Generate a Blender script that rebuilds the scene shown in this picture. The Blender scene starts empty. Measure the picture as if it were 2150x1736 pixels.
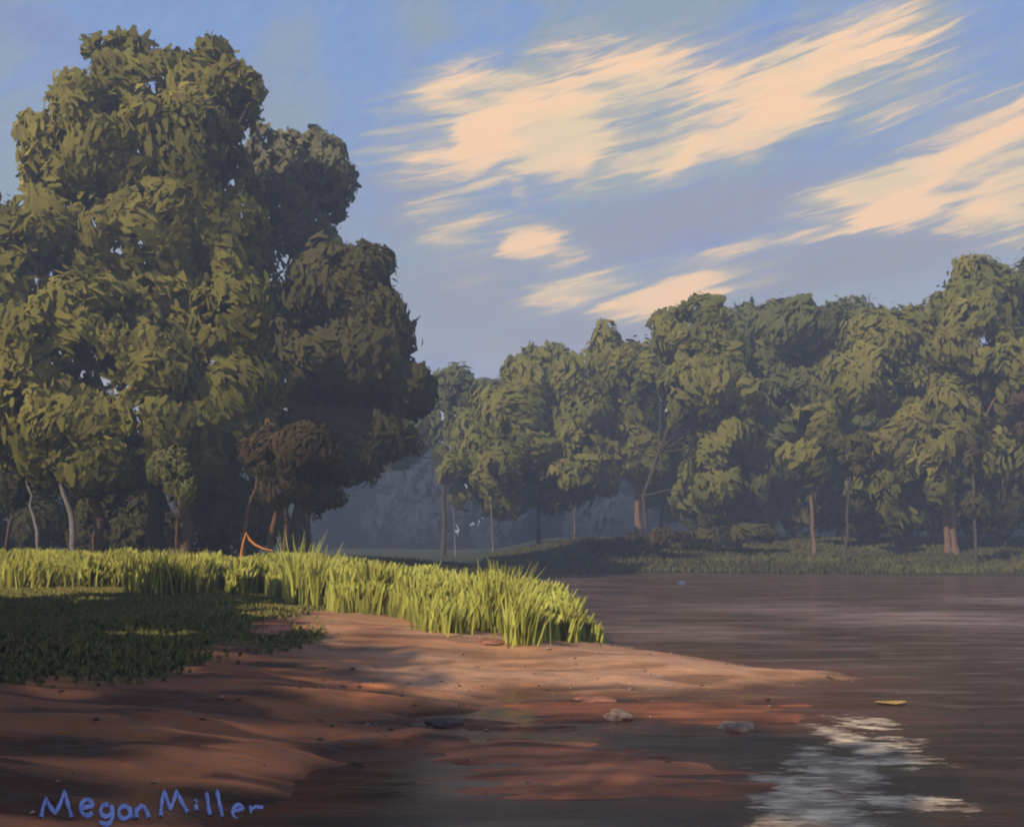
import bpy, math, random
import numpy as np
from mathutils import Vector

rng = np.random.default_rng(7)
random.seed(7)
scene = bpy.context.scene
COL = scene.collection

# ------------------------------------------------------------------ camera
F, HY, H = 983.0, 535.0, 2.4          # focal length in pixels, horizon row, eye height over the water
cam_d = bpy.data.cameras.new('camera')
cam = bpy.data.objects.new('camera', cam_d)
COL.objects.link(cam)
cam.location = (0, 0, H)
cam.rotation_euler = (math.radians(90), 0, 0)
cam_d.sensor_width = 36
cam_d.lens = 36 * F / 1024
cam_d.shift_y = (HY - 413) / 1024
cam_d.clip_start = 0.1
cam_d.clip_end = 3000
scene.camera = cam

# ------------------------------------------------------------------ exposure
scene.view_settings.view_transform = 'Standard'
scene.view_settings.look = 'None'
scene.view_settings.exposure = 0.85
scene.view_settings.gamma = 1
scene.view_settings.use_curve_mapping = False
scene.cycles.use_denoising = True
scene.cycles.max_bounces = 6
scene.cycles.diffuse_bounces = 3
scene.cycles.volume_bounces = 1
scene.cycles.filter_width = 2.0


def lin(r, g, b):
    f = lambda c: (c / 255) / 12.92 if c <= 10 else (((c / 255) + .055) / 1.055) ** 2.4
    return (f(r), f(g), f(b), 1)


# ------------------------------------------------------------------ sun
SUN_EL = math.radians(35)
TO_SUN = Vector((-0.66 * math.cos(SUN_EL), -0.751 * math.cos(SUN_EL), math.sin(SUN_EL)))
sd = bpy.data.lights.new('sun', 'SUN')
sd.energy = 2.45
sd.angle = math.radians(0.6)
sd.color = (1.0, 0.86, 0.64)
sun = bpy.data.objects.new('sun', sd)
COL.objects.link(sun)
sun.rotation_euler = TO_SUN.to_track_quat('Z', 'Y').to_euler()


# ------------------------------------------------------------------ node helper
class NT:
    def __init__(self, tree):
        self.t = tree

    def n(self, kind, **kw):
        nd = self.t.nodes.new(kind)
        for k, v in kw.items():
            setattr(nd, k, v)
        return nd

    def link(self, a, b):
        self.t.links.new(a, b)

    def put(self, sock, v):
        if isinstance(v, bpy.types.NodeSocket):
            self.link(v, sock)
        else:
            sock.default_value = v

    def math(self, op, a, b=None, c=None, clamp=False):
        nd = self.n('ShaderNodeMath', operation=op, use_clamp=clamp)
        self.put(nd.inputs[0], a)
        if b is not None:
            self.put(nd.inputs[1], b)
        if c is not None:
            self.put(nd.inputs[2], c)
        return nd.outputs[0]

    def mix(self, fac, a, b, blend='MIX'):
        nd = self.n('ShaderNodeMix', data_type='RGBA', blend_type=blend)
        self.put(nd.inputs[0], fac)
        self.put(nd.inputs[6], a)
        self.put(nd.inputs[7], b)
        return nd.outputs[2]

    def maprange(self, v, a, b, c=0.0, d=1.0, smooth=True):
        nd = self.n('ShaderNodeMapRange', interpolation_type='SMOOTHSTEP' if smooth else 'LINEAR')
        self.put(nd.inputs[0], v)
        for i, x in enumerate((a, b, c, d)):
            self.put(nd.inputs[i + 1], x)
        return nd.outputs[0]

    def mapping(self, vec, loc=(0, 0, 0), rot=(0, 0, 0), scale=(1, 1, 1), kind='POINT'):
        nd = self.n('ShaderNodeMapping', vector_type=kind)
        self.link(vec, nd.inputs[0])
        nd.inputs[1].default_value = loc
        nd.inputs[2].default_value = rot
        nd.inputs[3].default_value = scale
        return nd.outputs[0]

    def noise(self, vec, scale, detail=3, rough=.55, dist=0.0):
        nd = self.n('ShaderNodeTexNoise')
        self.link(vec, nd.inputs['Vector'])
        nd.inputs['Scale'].default_value = scale
        nd.inputs['Detail'].default_value = detail
        nd.inputs['Roughness'].default_value = rough
        nd.inputs['Distortion'].default_value = dist
        return nd.outputs[0], nd.outputs[1]

    def ramp(self, fac, stops, interp='LINEAR'):
        nd = self.n('ShaderNodeValToRGB')
        cr = nd.color_ramp
        cr.interpolation = interp
        while len(cr.elements) < len(stops):
            cr.elements.new(0.5)
        for e, (p, c) in zip(cr.elements, stops):
            e.position = p
            e.color = c
        self.put(nd.inputs[0], fac)
        return nd.outputs[0]


# ------------------------------------------------------------------ world: blue evening sky with wind-drawn cream cloud
world = bpy.data.worlds.new('World')
scene.world = world
world.use_nodes = True
world.node_tree.nodes.clear()
w = NT(world.node_tree)
geo = w.n('ShaderNodeTexCoord').outputs['Generated']
sep = w.n('ShaderNodeSeparateXYZ')
w.link(geo, sep.inputs[0])
az = w.math('ARCTAN2', sep.outputs[0], sep.outputs[1])
el = w.math('ARCSINE', sep.outputs[2])
cmb = w.n('ShaderNodeCombineXYZ')
w.link(az, cmb.inputs[0])
w.link(el, cmb.inputs[1])
ae = cmb.outputs[0]
K = 1024 / 2150


def to_ae(dx, dy):
    x, z = (dx * K - 512) / F, (HY - dy * K) / F
    return math.atan2(x, 1), math.atan2(z, math.hypot(1, x))


# warped coordinate for ragged stroke edges
ws = w.mapping(ae, rot=(0, 0, math.radians(12)), scale=(0.33333, 0.03846, 1.00000), kind='TEXTURE')
_, wc = w.noise(ws, 2.2, 4, .6)
wv = w.n('ShaderNodeVectorMath', operation='MULTIPLY_ADD')
w.link(wc, wv.inputs[0])
wv.inputs[1].default_value = (0.10, 0.022, 0)
wadd = w.n('ShaderNodeVectorMath', operation='ADD')
wv.inputs[2].default_value = (-0.05, -0.011, 0)
w.link(ae, wadd.inputs[0])
w.link(wv.outputs[0], wadd.inputs[1])
aew = wadd.outputs[0]
# bristle streaks, drawn out along the wind
bs = w.mapping(aew, rot=(0, 0, math.radians(11)), scale=(0.25000, 0.01053, 1.00000), kind='TEXTURE')
bristle, _ = w.noise(bs, 1.3, 5, .62)
ps = w.mapping(aew, rot=(0, 0, math.radians(11)), scale=(0.20000, 0.07692, 1.00000), kind='TEXTURE')
patch, _ = w.noise(ps, 1.6, 3, .5)

STROKES = [  # centre x, centre y, half length, half width, slope in degrees, strength
    (950, 205, 170, 42, 22, .95), (1050, 240, 170, 60, 14, 1.1), (1190, 275, 150, 75, 12, 1.2),
    (1160, 125, 150, 34, 16, .62), (1300, 200, 200, 60, 20, 1.05), (1460, 225, 260, 62, 17, 1.0),
    (1660, 165, 290, 55, 18, 1.0), (1790, 105, 200, 42, 18, .80), (1930, 185, 180, 60, 12, .55),
    (1620, 255, 190, 30, 17, 1.15), (1390, 335, 230, 30, 14, .95), (1280, 375, 120, 14, 9, .9),
    (880, 300, 120, 48, 16, .75), (1000, 340, 150, 50, 14, .72), (930, 420, 110, 40, 12, .55),
    (980, 490, 130, 42, 8, .55), (1085, 390, 55, 16, -50, .7), (1115, 510, 95, 34, -4, .85),
    (1190, 550, 70, 26, -6, .55), (1200, 612, 130, 24, 17, 1.05), (1410, 622, 160, 28, 17, 1.2),
    (1560, 590, 130, 20, 16, .6), (1450, 545, 230, 12, 8, .5), (1000, 570, 130, 40, 5, .42),
    (2070, 320, 210, 62, 20, .9), (1880, 378, 200, 26, 14, 1.15), (2110, 395, 130, 62, 4, 1.05),
    (1900, 430, 130, 34, 4, 1.1), (2130, 450, 60, 38, 0, 1.1), (1760, 488, 190, 14, 3, .55),
    (2120, 240, 120, 32, 24, .55), (1560, 120, 260, 22, 17, .55), (1330, 150, 180, 22, 22, .7),
    (2300, 300, 180, 90, 12, 1.0), (2010, 482, 60, 10, -4, .6),
]
cov = None
for (cx, cy, hl, hw, ang, st) in STROKES:
    a, e = to_ae(cx, cy)
    s = K / F
    m = w.mapping(aew, loc=(a, e, 0), rot=(0, 0, math.radians(ang * .85)), scale=(hl * s * 1.55, hw * s * 2.3, 1), kind='TEXTURE')
    ln = w.n('ShaderNodeVectorMath', operation='LENGTH')
    w.link(m, ln.inputs[0])
    v = w.maprange(ln.outputs['Value'], 1.0, 0.15, 0.0, st)
    if cov is None:
        cov = v
    else:
        cov = w.math('SMOOTH_MAX', cov, v, .12)
# grey-lavender cloud bellies under the cream banks
lav = None
for (cx, cy, hl, hw, ang, st) in [(1450, 450, 420, 70, 8, .9), (1000, 620, 200, 90, 0, .8), (1750, 560, 420, 60, 6, 1.0), (880, 430, 110, 90, 20, .7),
                                  (1300, 690, 500, 50, 4, .8), (2050, 490, 260, 50, 4, .9)]:
    a, e = to_ae(cx, cy)
    m = w.mapping(aew, loc=(a, e, 0), rot=(0, 0, math.radians(ang)), scale=(hl * K / F * 1.2, hw * K / F * 1.3, 1), kind='TEXTURE')
    ln = w.n('ShaderNodeVectorMath', operation='LENGTH')
    w.link(m, ln.inputs[0])
    v = w.maprange(ln.outputs['Value'], 1.0, 0.2, 0.0, st)
    lav = v if lav is None else w.math('MAXIMUM', lav, v)
# the same weather outside the framed part of the sky
off, _ = w.noise(w.mapping(aew, rot=(0, 0, math.radians(14)), scale=(0.45455, 0.14286, 1.00000), kind='TEXTURE'), 1.5, 4, .55)
offm = w.math('MULTIPLY', w.maprange(off, .52, .75), w.maprange(w.math('ABSOLUTE', az), .58, .85))
offm = w.math('MULTIPLY', offm, w.maprange(el, 0.03, .2))
cov = w.math('MAXIMUM', cov, offm)
bz = w.math('MULTIPLY_ADD', bristle, 1.9, -.92)
pz = w.math('MULTIPLY_ADD', patch, 2.0, -1.0)
amt = w.math('ADD', w.math('ADD', cov, w.math('MULTIPLY', bz, w.maprange(cov, 0, .35, 0, 1))), w.math('MULTIPLY', pz, cov))
alpha = w.maprange(amt, -.05, 1.05)
core = w.maprange(amt, .40, 1.2)
veil_c = lin(130, 130, 124)
cream = lin(176, 156, 126)
peach = lin(192, 158, 124)
cloudcol = w.mix(core, veil_c, cream)
cloudcol = w.mix(w.math('MULTIPLY', w.maprange(patch, .42, .6), core), cloudcol, peach)
# clear sky
sky = w.n('ShaderNodeTexSky', sky_type='NISHITA', sun_disc=False)
sky.sun_elevation = SUN_EL
sky.sun_rotation = math.atan2(TO_SUN.x, TO_SUN.y)
skyc = w.mix(1.0, sky.outputs[0], (0.075, 0.075, 0.075, 1), 'MULTIPLY')
veil = w.ramp(w.math('DIVIDE', el, .9), [(0.0, lin(132, 124, 120)), (.16, lin(126, 122, 126)), (.30, lin(106, 112, 130)),
                                         (.48, lin(90, 113, 152)), (1.0, lin(74, 100, 150))])
bigp, _ = w.noise(w.mapping(ae, rot=(0, 0, math.radians(35)), scale=(0.31250, 0.14286, 1.00000), kind='TEXTURE'), 1.4, 3, .5, .6)
veil = w.mix(w.maprange(bigp, .44, .60, 0, .85), veil, w.mix(w.maprange(el, .05, .3), lin(122, 116, 122), lin(106, 118, 126)))
bigq, _ = w.noise(w.mapping(ae, loc=(3, 1, 0), rot=(0, 0, math.radians(-8)), scale=(0.33333, 0.07143, 1.00000), kind='TEXTURE'), 1.2, 3, .5, .4)
veil = w.mix(w.maprange(bigq, .52, .68, 0, .6), veil, lin(92, 102, 142))
fine, _ = w.noise(w.mapping(ae, rot=(0, 0, math.radians(40)), scale=(0.04000, 0.01111, 1.00000), kind='TEXTURE'), 1.5, 4, .6)
veil = w.mix(w.maprange(fine, .3, .75, 0, .12), veil, lin(132, 146, 166))
base = w.mix(.86, skyc, veil)
base = w.mix(w.math('MULTIPLY', lav, w.maprange(bristle, .3, .65, .55, 1.0)), base, lin(114, 113, 126))
allc = w.mix(w.math('MULTIPLY', alpha, .92), base, cloudcol)
below = w.maprange(el, -.06, 0.0)
allc = w.mix(below, lin(70, 66, 60), allc)
bg = w.n('ShaderNodeBackground')
w.link(allc, bg.inputs[0])
bg.inputs[1].default_value = 1.16
wo = w.n('ShaderNodeOutputWorld')
w.link(bg.outputs[0], wo.inputs[0])
world.cycles.sampling_method = 'MANUAL'
world.cycles.sample_map_resolution = 512


# ------------------------------------------------------------------ helpers
def material(name, build, rough=.8):
    m = bpy.data.materials.new(name)
    m.use_nodes = True
    m.node_tree.nodes.clear()
    t = NT(m.node_tree)
    p = t.n('ShaderNodeBsdfPrincipled')
    p.inputs['Roughness'].default_value = rough
    p.inputs['Specular IOR Level'].default_value = .25
    o = t.n('ShaderNodeOutputMaterial')
    t.link(p.outputs[0], o.inputs[0])
    build(t, p)
    return m


def make_obj(name, verts, faces, mat, parent=None, tint=None, normals=None, kind=None, smooth=False):
    """faces: (n,4) or (n,3) int array; tint: per-vertex rgb"""
    verts = np.asarray(verts, dtype=np.float32)
    faces = np.asarray(faces, dtype=np.int32)
    me = bpy.data.meshes.new(name)
    nf, k = faces.shape
    me.vertices.add(len(verts))
    me.vertices.foreach_set('co', verts.ravel())
    me.loops.add(nf * k)
    me.loops.foreach_set('vertex_index', faces.ravel())
    me.polygons.add(nf)
    me.polygons.foreach_set('loop_start', np.arange(0, nf * k, k, dtype=np.int32))
    me.update(calc_edges=True)
    if tint is not None:
        at = me.attributes.new('tint', 'FLOAT_COLOR', 'POINT')
        rgba = np.ones((len(verts), 4), dtype=np.float32)
        rgba[:, :3] = tint
        at.data.foreach_set('color', rgba.ravel())
    if smooth:
        me.polygons.foreach_set('use_smooth', np.ones(nf, dtype=bool))
    if normals is not None:
        at = me.attributes.new('soft_normal', 'FLOAT_VECTOR', 'POINT')
        at.data.foreach_set('vector', np.asarray(normals, dtype=np.float32).ravel())
    me.materials.append(mat)
    o = bpy.data.objects.new(name, me)
    COL.objects.link(o)
    if parent is not None:
        o.parent = parent
        o.matrix_parent_inverse.identity()
    if kind:
        o['kind'] = kind
    return o


def thing(name, label, cat, loc, group=None):
    o = bpy.data.objects.new(name, None)
    COL.objects.link(o)
    o.location = loc
    o.empty_display_size = .5
    o['label'] = label
    o['category'] = cat
    if group:
        o['group'] = group
    return o


def tag(o, label, cat, group=None):
    o['label'] = label
    o['category'] = cat
    if group:
        o['group'] = group
    return o


def W(px, py, z=0.0):
    Y = F * (H - z) / (py - HY)
    return ((px - 512) / F * Y, Y)


def P(dx, dy, Y):
    """point seen at full-picture position (dx, dy) standing Y metres away"""
    return np.array(((dx * K - 512) / F * Y, Y, H - (dy * K - HY) / F * Y))


def vnoise(x, y, seed=0):
    """cheap smooth value noise, vectorised"""
    xi, yi = np.floor(x).astype(np.int64), np.floor(y).astype(np.int64)
    fx, fy = x - xi, y - yi
    fx, fy = fx * fx * (3 - 2 * fx), fy * fy * (3 - 2 * fy)

    def h(a, b):
        n = (a * 374761393 + b * 668265263 + seed * 1442695041) & 0x7fffffff
        n = ((n ^ (n >> 13)) * 1274126177) & 0x7fffffff
        return ((n ^ (n >> 16)) & 0xffff) / 65535.0
    a, b, c, d = h(xi, yi), h(xi + 1, yi), h(xi, yi + 1), h(xi + 1, yi + 1)
    return (a * (1 - fx) + b * fx) * (1 - fy) + (c * (1 - fx) + d * fx) * fy


def sstep(x, a, b):
    t = np.clip((x - a) / (b - a), 0, 1)
    return t * t * (3 - 2 * t)


# ------------------------------------------------------------------ terrain
SHORE = [(-400., -90.), (9., -90.), (8., -4.), (2.2, 3.5), (-.6, 6.2)] + [W(*p) for p in [
    (236, 828), (262, 808), (300, 788), (345, 764), (362, 744), (388, 736), (415, 741), (437, 737), (446, 719),
    (476, 706), (508, 692), (560, 693), (620, 698), (700, 692), (770, 687), (835, 681), (852, 677), (830, 672),
    (765, 668), (705, 659), (640, 649), (592, 640), (562, 625), (548, 606), (532, 590), (516, 581), (528, 575),
    (560, 573), (640, 572.4), (700, 572.4), (800, 573.4), (900, 574.4), (1024, 575.2)]] + [(60., 56.), (160., 50.), (400., 30.), (500., 500.), (-400., 500.)]
POLY = np.array(SHORE)


def land_dist(X, Y):
    X = np.asarray(X, float)
    Y = np.asarray(Y, float)
    d = np.full(X.shape, 1e9)
    inside = np.zeros(X.shape, bool)
    n = len(POLY)
    for i in range(n):
        ax, ay = POLY[i]
        bx, by = POLY[(i + 1) % n]
        ex, ey = bx - ax, by - ay
        t = np.clip(((X - ax) * ex + (Y - ay) * ey) / (ex * ex + ey * ey), 0, 1)
        d = np.minimum(d, np.hypot(X - ax - t * ex, Y - ay - t * ey))
        c = ((ay > Y) != (by > Y)) & (X < (bx - ax) * (Y - ay) / (by - ay + 1e-12) + ax)
        inside ^= c
    return np.where(inside, d, -d)


BARS = []
for (px, py, hx, hy, hh) in [(522, 748, 80, 10, .045), (480, 757, 40, 6, .03), (600, 768, 120, 16, .045), (560, 787, 80, 11, .04),
                             (690, 788, 90, 10, .03), (655, 705, 130, 7, .03), (590, 716, 70, 6, .028), (720, 717, 80, 6, .015),
                             (560, 703, 50, 5, .03), (470, 722, 45, 5, .02), (690, 696, 90, 4, .02), (520, 728, 60, 3, .012)]:
    x, y = W(px, py)
    y0, y1 = W(px, py + hy)[1], W(px, py - hy)[1]
    BARS.append((x, y, hx / F * y, (y1 - y0) / 2, hh))


def height(X, Y):
    X = np.asarray(X, float)
    Y = np.asarray(Y, float)
    d = land_dist(X, Y)
    near = np.clip(30 / (Y + 10), 0.15, 1)
    d = d + (vnoise(X * .8, Y * 3.2, 13) - .5) * 1.3 * sstep(-Y, -15.5, -12.5) + (vnoise(X * 1.1, Y * 2.3, 3) - .5) * .5 * near + (vnoise(X * 4, Y * 7, 5) - .5) * .16 * near
    land = .85 * (1 - np.exp(-np.maximum(d, 0) / 5.5))
    sea = np.maximum(-.6, d * .10)
    h = np.where(d > 0, land, sea)
    far = sstep(Y, 64, 84) * sstep(d, 0, 6)
    h = h + far * 1.25 * sstep(X, -3, 7) - sstep(Y, 50, 90) * .35 * sstep(-X, -4, 8)
    for (bx, by, rx, ry, hh) in BARS:
        r = np.hypot((X - bx) / rx, (Y - by) / ry)
        r = r + (vnoise(X * 2.2, Y * 11, 11) - .5) * .9
        h = np.maximum(h, hh * 1.2 * (1 - r * r))
    h = h + ((vnoise(X * .7, Y * .9, 1) - .5) * .10 + (vnoise(X * 3.3, Y * 4.1, 2) - .5) * .025) * sstep(d, 0, 2.5)
    h = h + (vnoise(X * 7, Y * 11, 8) - .5) * .014
    return h


def gh(x, y):
    return float(height(np.array([x]), np.array([y]))[0])


def warp(n, lo, hi, mid, k):
    a, b = np.arcsinh((lo - mid) / k), np.arcsinh((hi - mid) / k)
    return mid + k * np.sinh(np.linspace(a, b, n))


gx = warp(440, -420, 420, 0, 5.5)
gy = warp(460, -80, 420, 13, 5.0)
GX, GY = np.meshgrid(gx, gy)
GZ = height(GX, GY)
nx, ny = len(gx), len(gy)
idx = np.arange(nx * ny).reshape(ny, nx)
quads = np.stack([idx[:-1, :-1].ravel(), idx[:-1, 1:].ravel(), idx[1:, 1:].ravel(), idx[1:, :-1].ravel()], 1)
D = land_dist(GX, GY)
# ground cover zones (soil pigment, plus lit streaks painted into the mud)


def gh(x, y):
    i = int(np.clip(np.searchsorted(gx, x) - 1, 0, nx - 2))
    j = int(np.clip(np.searchsorted(gy, y) - 1, 0, ny - 2))
    u, v = (x - gx[i]) / (gx[i + 1] - gx[i]), (y - gy[j]) / (gy[j + 1] - gy[j])
    return float((GZ[j, i] * (1 - u) + GZ[j, i + 1] * u) * (1 - v) + (GZ[j + 1, i] * (1 - u) + GZ[j + 1, i + 1] * u) * v)


PX = 512 + GX / np.maximum(GY, 1) * F
PYv = HY + (H - GZ) / np.maximum(GY, 1) * F


def band_front(X):
    """how far away the front edge of the tall grass stands, for a given X"""
    pts = [(-60, 34), (-18, 31), (-12, 30), (-7.4, 28), (-5.2, 25.5), (-3.0, 23.5), (-1.8, 22.0), (-0.6, 20.3), (0.4, 19.2), (1.2, 20.5), (3, 24)]
    return np.interp(X, [p[0] for p in pts], [p[1] for p in pts])


wob = (vnoise(GX * .8, GY * .6, 21) - .5)
grassy = sstep(GY - band_front(GX) + wob * 1.5, -.3, .6)
# shaded low grass on the left, nearer than the bright band
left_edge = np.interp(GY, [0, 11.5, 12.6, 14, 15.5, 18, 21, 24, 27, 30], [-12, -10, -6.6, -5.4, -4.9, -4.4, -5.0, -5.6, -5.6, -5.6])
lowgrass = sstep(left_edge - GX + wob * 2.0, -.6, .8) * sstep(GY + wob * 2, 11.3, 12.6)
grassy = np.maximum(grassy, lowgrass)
sandy = sstep(GY + wob * 1.6, 13.4, 16.0) * (1 - grassy) * sstep(GX + wob * 2.5 + (GY - 17) * .35, -4.6, -.8)
wet = 1 - sstep(GZ + (vnoise(GX * 2, GY * 5, 31) - .5) * .05, 0.0, .09)
n1 = vnoise(GX * 1.3, GY * 5.0, 41)[..., None]
n2 = vnoise(GX * .6, GY * 1.7, 42)[..., None]
n3 = vnoise(GX * 3.1, GY * 9.0, 43)[..., None]
mud = np.array([.34, .118, .038]) * (.62 + .55 * n1) * (1 - n2 * .35) + np.array([.02, .018, .015]) * n3
sand = np.array([.53, .27, .135]) * (.80 + .32 * n1) + np.array([.05, .045, .045]) * (n2 > .5)
turf = np.array([.14, .145, .045]) * (.7 + .6 * n2) * (1 - .62 * sstep(GY, 34, 40))[..., None] + np.array([.20, .20, .03]) * (sstep(GY - band_front(GX), 0, 1) * (1 - sstep(GY - band_front(GX), 6, 9)))[..., None]
shadow_soil = np.array([.05, .045, .04])
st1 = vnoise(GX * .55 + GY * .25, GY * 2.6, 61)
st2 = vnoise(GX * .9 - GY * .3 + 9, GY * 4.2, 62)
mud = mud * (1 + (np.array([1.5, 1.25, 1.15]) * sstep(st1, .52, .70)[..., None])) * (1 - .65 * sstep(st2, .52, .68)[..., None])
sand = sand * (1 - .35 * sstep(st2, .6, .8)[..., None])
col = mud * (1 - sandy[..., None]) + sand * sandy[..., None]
col = col * (1 - grassy[..., None]) + turf * grassy[..., None]
col = col * (1 - .62 * wet[..., None])
barm = (sstep(-D, .1, .5) * (GY < 14))[..., None]
col = col * (1 - barm) + (np.array([.66, .23, .10]) * (.25 + 1.0 * n1) * (.6 + .6 * n3) * (.5 + .5 * (GY < 11.5)[..., None])) * barm


def ground_build(t, p):
    at = t.n('ShaderNodeAttribute', attribute_name='tint')
    tc = t.n('ShaderNodeTexCoord').outputs['Object']
    a, _ = t.noise(t.mapping(tc, scale=(1.2, 5, 1)), 2.2, 6, .6)
    b, _ = t.noise(t.mapping(tc, scale=(1, 3, 1)), 14, 5, .65)
    v = t.math('ADD', t.math('MULTIPLY', a, 1.1), t.math('MULTIPLY', b, .7))
    c = t.mix(1.0, at.outputs[0], t.mix(t.maprange(b, .38, .62, 0, .5), t.ramp(v, [(.6, (.6, .58, .58, 1)), (1.0, (1.18, 1.15, 1.12, 1))]), (.62, .58, .56, 1)), 'MULTIPLY')
    t.link(c, p.inputs['Base Color'])
    bp = t.n('ShaderNodeBump')
    bp.inputs['Strength'].default_value = .8
    bp.inputs['Distance'].default_value = .05
    t.link(v, bp.inputs['Height'])
    t.link(bp.outputs[0], p.inputs['Normal'])
    t.link(t.maprange(a, .35, .65, .45, .95), p.inputs['Roughness'])


M_ground = material('ground_soil', ground_build)
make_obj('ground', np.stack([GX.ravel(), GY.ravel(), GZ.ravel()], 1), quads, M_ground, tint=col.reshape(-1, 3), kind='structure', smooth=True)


# ------------------------------------------------------------------ water
def water_build(t, p):
    tc = t.n('ShaderNodeTexCoord').outputs['Object']
    st, _ = t.noise(t.mapping(tc, scale=(.16, .8, 1)), 1.1, 5, .6, .4)     # wind lanes
    st2, _ = t.noise(t.mapping(tc, loc=(5, 2, 0), scale=(.5, 2.6, 1)), 1.3, 4, .6, .3)
    deep = t.mix(t.maprange(st, .35, .7), lin(72, 52, 43), lin(100, 76, 66))
    deep = t.mix(t.maprange(st2, .5, .75, 0, .6), deep, lin(150, 124, 114))
    sepw = t.n('ShaderNodeSeparateXYZ')
    t.link(tc, sepw.inputs[0])
    nearf = t.maprange(sepw.outputs[1], 11, 17)
    deep = t.mix(nearf, t.mix(t.maprange(st2, .4, .75), lin(40, 24, 18), lin(78, 50, 36)), deep)
    silt = t.n('ShaderNodeAttribute', attribute_name='tint')
    sx, _s = t.noise(t.mapping(tc, loc=(1, 7, 0), scale=(.8, 6, 1)), 1.2, 4, .6)
    deep = t.mix(t.math('MULTIPLY', silt.outputs['Fac'], t.maprange(sx, .3, .65, .25, .85)), deep, lin(104, 58, 38))
    # mauve sky sheen below the far bank, painted into the base colour
    for (lx, ly, rx, ry, st_) in SKY_SHEEN:
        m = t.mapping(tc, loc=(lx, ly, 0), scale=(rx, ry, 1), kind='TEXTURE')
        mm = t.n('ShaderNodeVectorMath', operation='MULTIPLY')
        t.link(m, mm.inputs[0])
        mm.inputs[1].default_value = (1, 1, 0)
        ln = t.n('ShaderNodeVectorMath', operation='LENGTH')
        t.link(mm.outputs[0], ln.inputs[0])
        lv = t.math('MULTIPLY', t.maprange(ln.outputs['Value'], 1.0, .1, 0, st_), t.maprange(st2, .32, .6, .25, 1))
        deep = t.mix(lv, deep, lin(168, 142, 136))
    # pale cloud reflection on the near water, painted into the base colour
    cloud_sheen = None
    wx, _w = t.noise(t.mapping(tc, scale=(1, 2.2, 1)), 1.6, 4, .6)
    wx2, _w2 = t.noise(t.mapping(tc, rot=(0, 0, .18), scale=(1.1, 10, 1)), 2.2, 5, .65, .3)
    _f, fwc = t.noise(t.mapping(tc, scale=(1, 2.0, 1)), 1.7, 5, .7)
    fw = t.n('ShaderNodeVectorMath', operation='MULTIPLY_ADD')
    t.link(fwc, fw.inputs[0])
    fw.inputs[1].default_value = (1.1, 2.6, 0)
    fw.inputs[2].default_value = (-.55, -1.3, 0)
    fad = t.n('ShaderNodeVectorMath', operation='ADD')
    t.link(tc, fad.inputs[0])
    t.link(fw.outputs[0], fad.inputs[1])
    for (fx, fy, rx, ry, rot) in CLOUD_SHEEN:
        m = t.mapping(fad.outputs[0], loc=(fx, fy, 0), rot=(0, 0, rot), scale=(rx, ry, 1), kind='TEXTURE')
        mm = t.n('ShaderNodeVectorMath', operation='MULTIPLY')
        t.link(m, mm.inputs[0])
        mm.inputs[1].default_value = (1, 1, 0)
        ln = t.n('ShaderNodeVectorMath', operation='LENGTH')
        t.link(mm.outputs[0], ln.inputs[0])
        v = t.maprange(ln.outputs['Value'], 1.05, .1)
        cloud_sheen = v if cloud_sheen is None else t.math('MAXIMUM', cloud_sheen, v)
    fa = t.math('ADD', cloud_sheen, t.math('MULTIPLY_ADD', wx2, 4.0, -1.8))
    fa = t.math('MULTIPLY', t.maprange(fa, -.1, 1.3), t.maprange(cloud_sheen, 0.02, .3))
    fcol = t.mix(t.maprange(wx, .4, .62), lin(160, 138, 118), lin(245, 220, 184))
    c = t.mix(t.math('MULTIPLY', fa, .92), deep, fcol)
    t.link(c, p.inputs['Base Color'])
    p.inputs['IOR'].default_value = 1.33
    p.inputs['Specular IOR Level'].default_value = .22
    r0, _ = t.noise(t.mapping(tc, scale=(.7, 2.2, 1)), 1.0, 3, .5, .8)
    r1, _ = t.noise(t.mapping(tc, scale=(1.6, 5.0, 1)), 5.0, 3, .55)
    hh = t.math('ADD', r0, t.math('MULTIPLY', r1, .35))
    bp = t.n('ShaderNodeBump')
    t.link(t.math('MULTIPLY', t.maprange(st2, .35, .65, .06, .42), t.maprange(sepw.outputs[1], 14, 45, 1, .25)), bp.inputs['Strength'])
    bp.inputs['Distance'].default_value = .06
    t.link(hh, bp.inputs['Height'])
    t.link(bp.outputs[0], p.inputs['Normal'])
    t.link(t.math('ADD', t.maprange(st, .35, .65, .12, .34), t.math('MULTIPLY', fa, .5)), p.inputs['Roughness'])


CLOUD_SHEEN, SKY_SHEEN = [], []  # ellipses of reflected cloud and sky sheen, painted into the water colour
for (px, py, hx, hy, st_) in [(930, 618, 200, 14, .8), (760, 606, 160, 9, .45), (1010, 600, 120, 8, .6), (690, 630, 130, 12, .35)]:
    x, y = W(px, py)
    SKY_SHEEN.append((x, y, hx / F * y, (W(px, py - hy)[1] - W(px, py + hy)[1]) / 2, st_))
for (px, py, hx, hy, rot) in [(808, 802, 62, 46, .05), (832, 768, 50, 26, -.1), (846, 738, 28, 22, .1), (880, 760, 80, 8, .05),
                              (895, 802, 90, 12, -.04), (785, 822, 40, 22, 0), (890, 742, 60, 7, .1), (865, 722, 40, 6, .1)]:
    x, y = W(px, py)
    CLOUD_SHEEN.append((x, y, hx / F * y, (W(px, py - hy)[1] - W(px, py + hy)[1]) / 2, rot))
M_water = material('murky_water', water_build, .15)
qx = warp(300, -60, 500, 2, 4.0)
qy = warp(300, -80, 92, 12, 3.0)
QX, QY = np.meshgrid(qx, qy)
QZ = height(QX, QY)
sh = sstep(QZ, -.16, .0) * (.35 + .65 * sstep(-QY, -24, -17))
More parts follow.
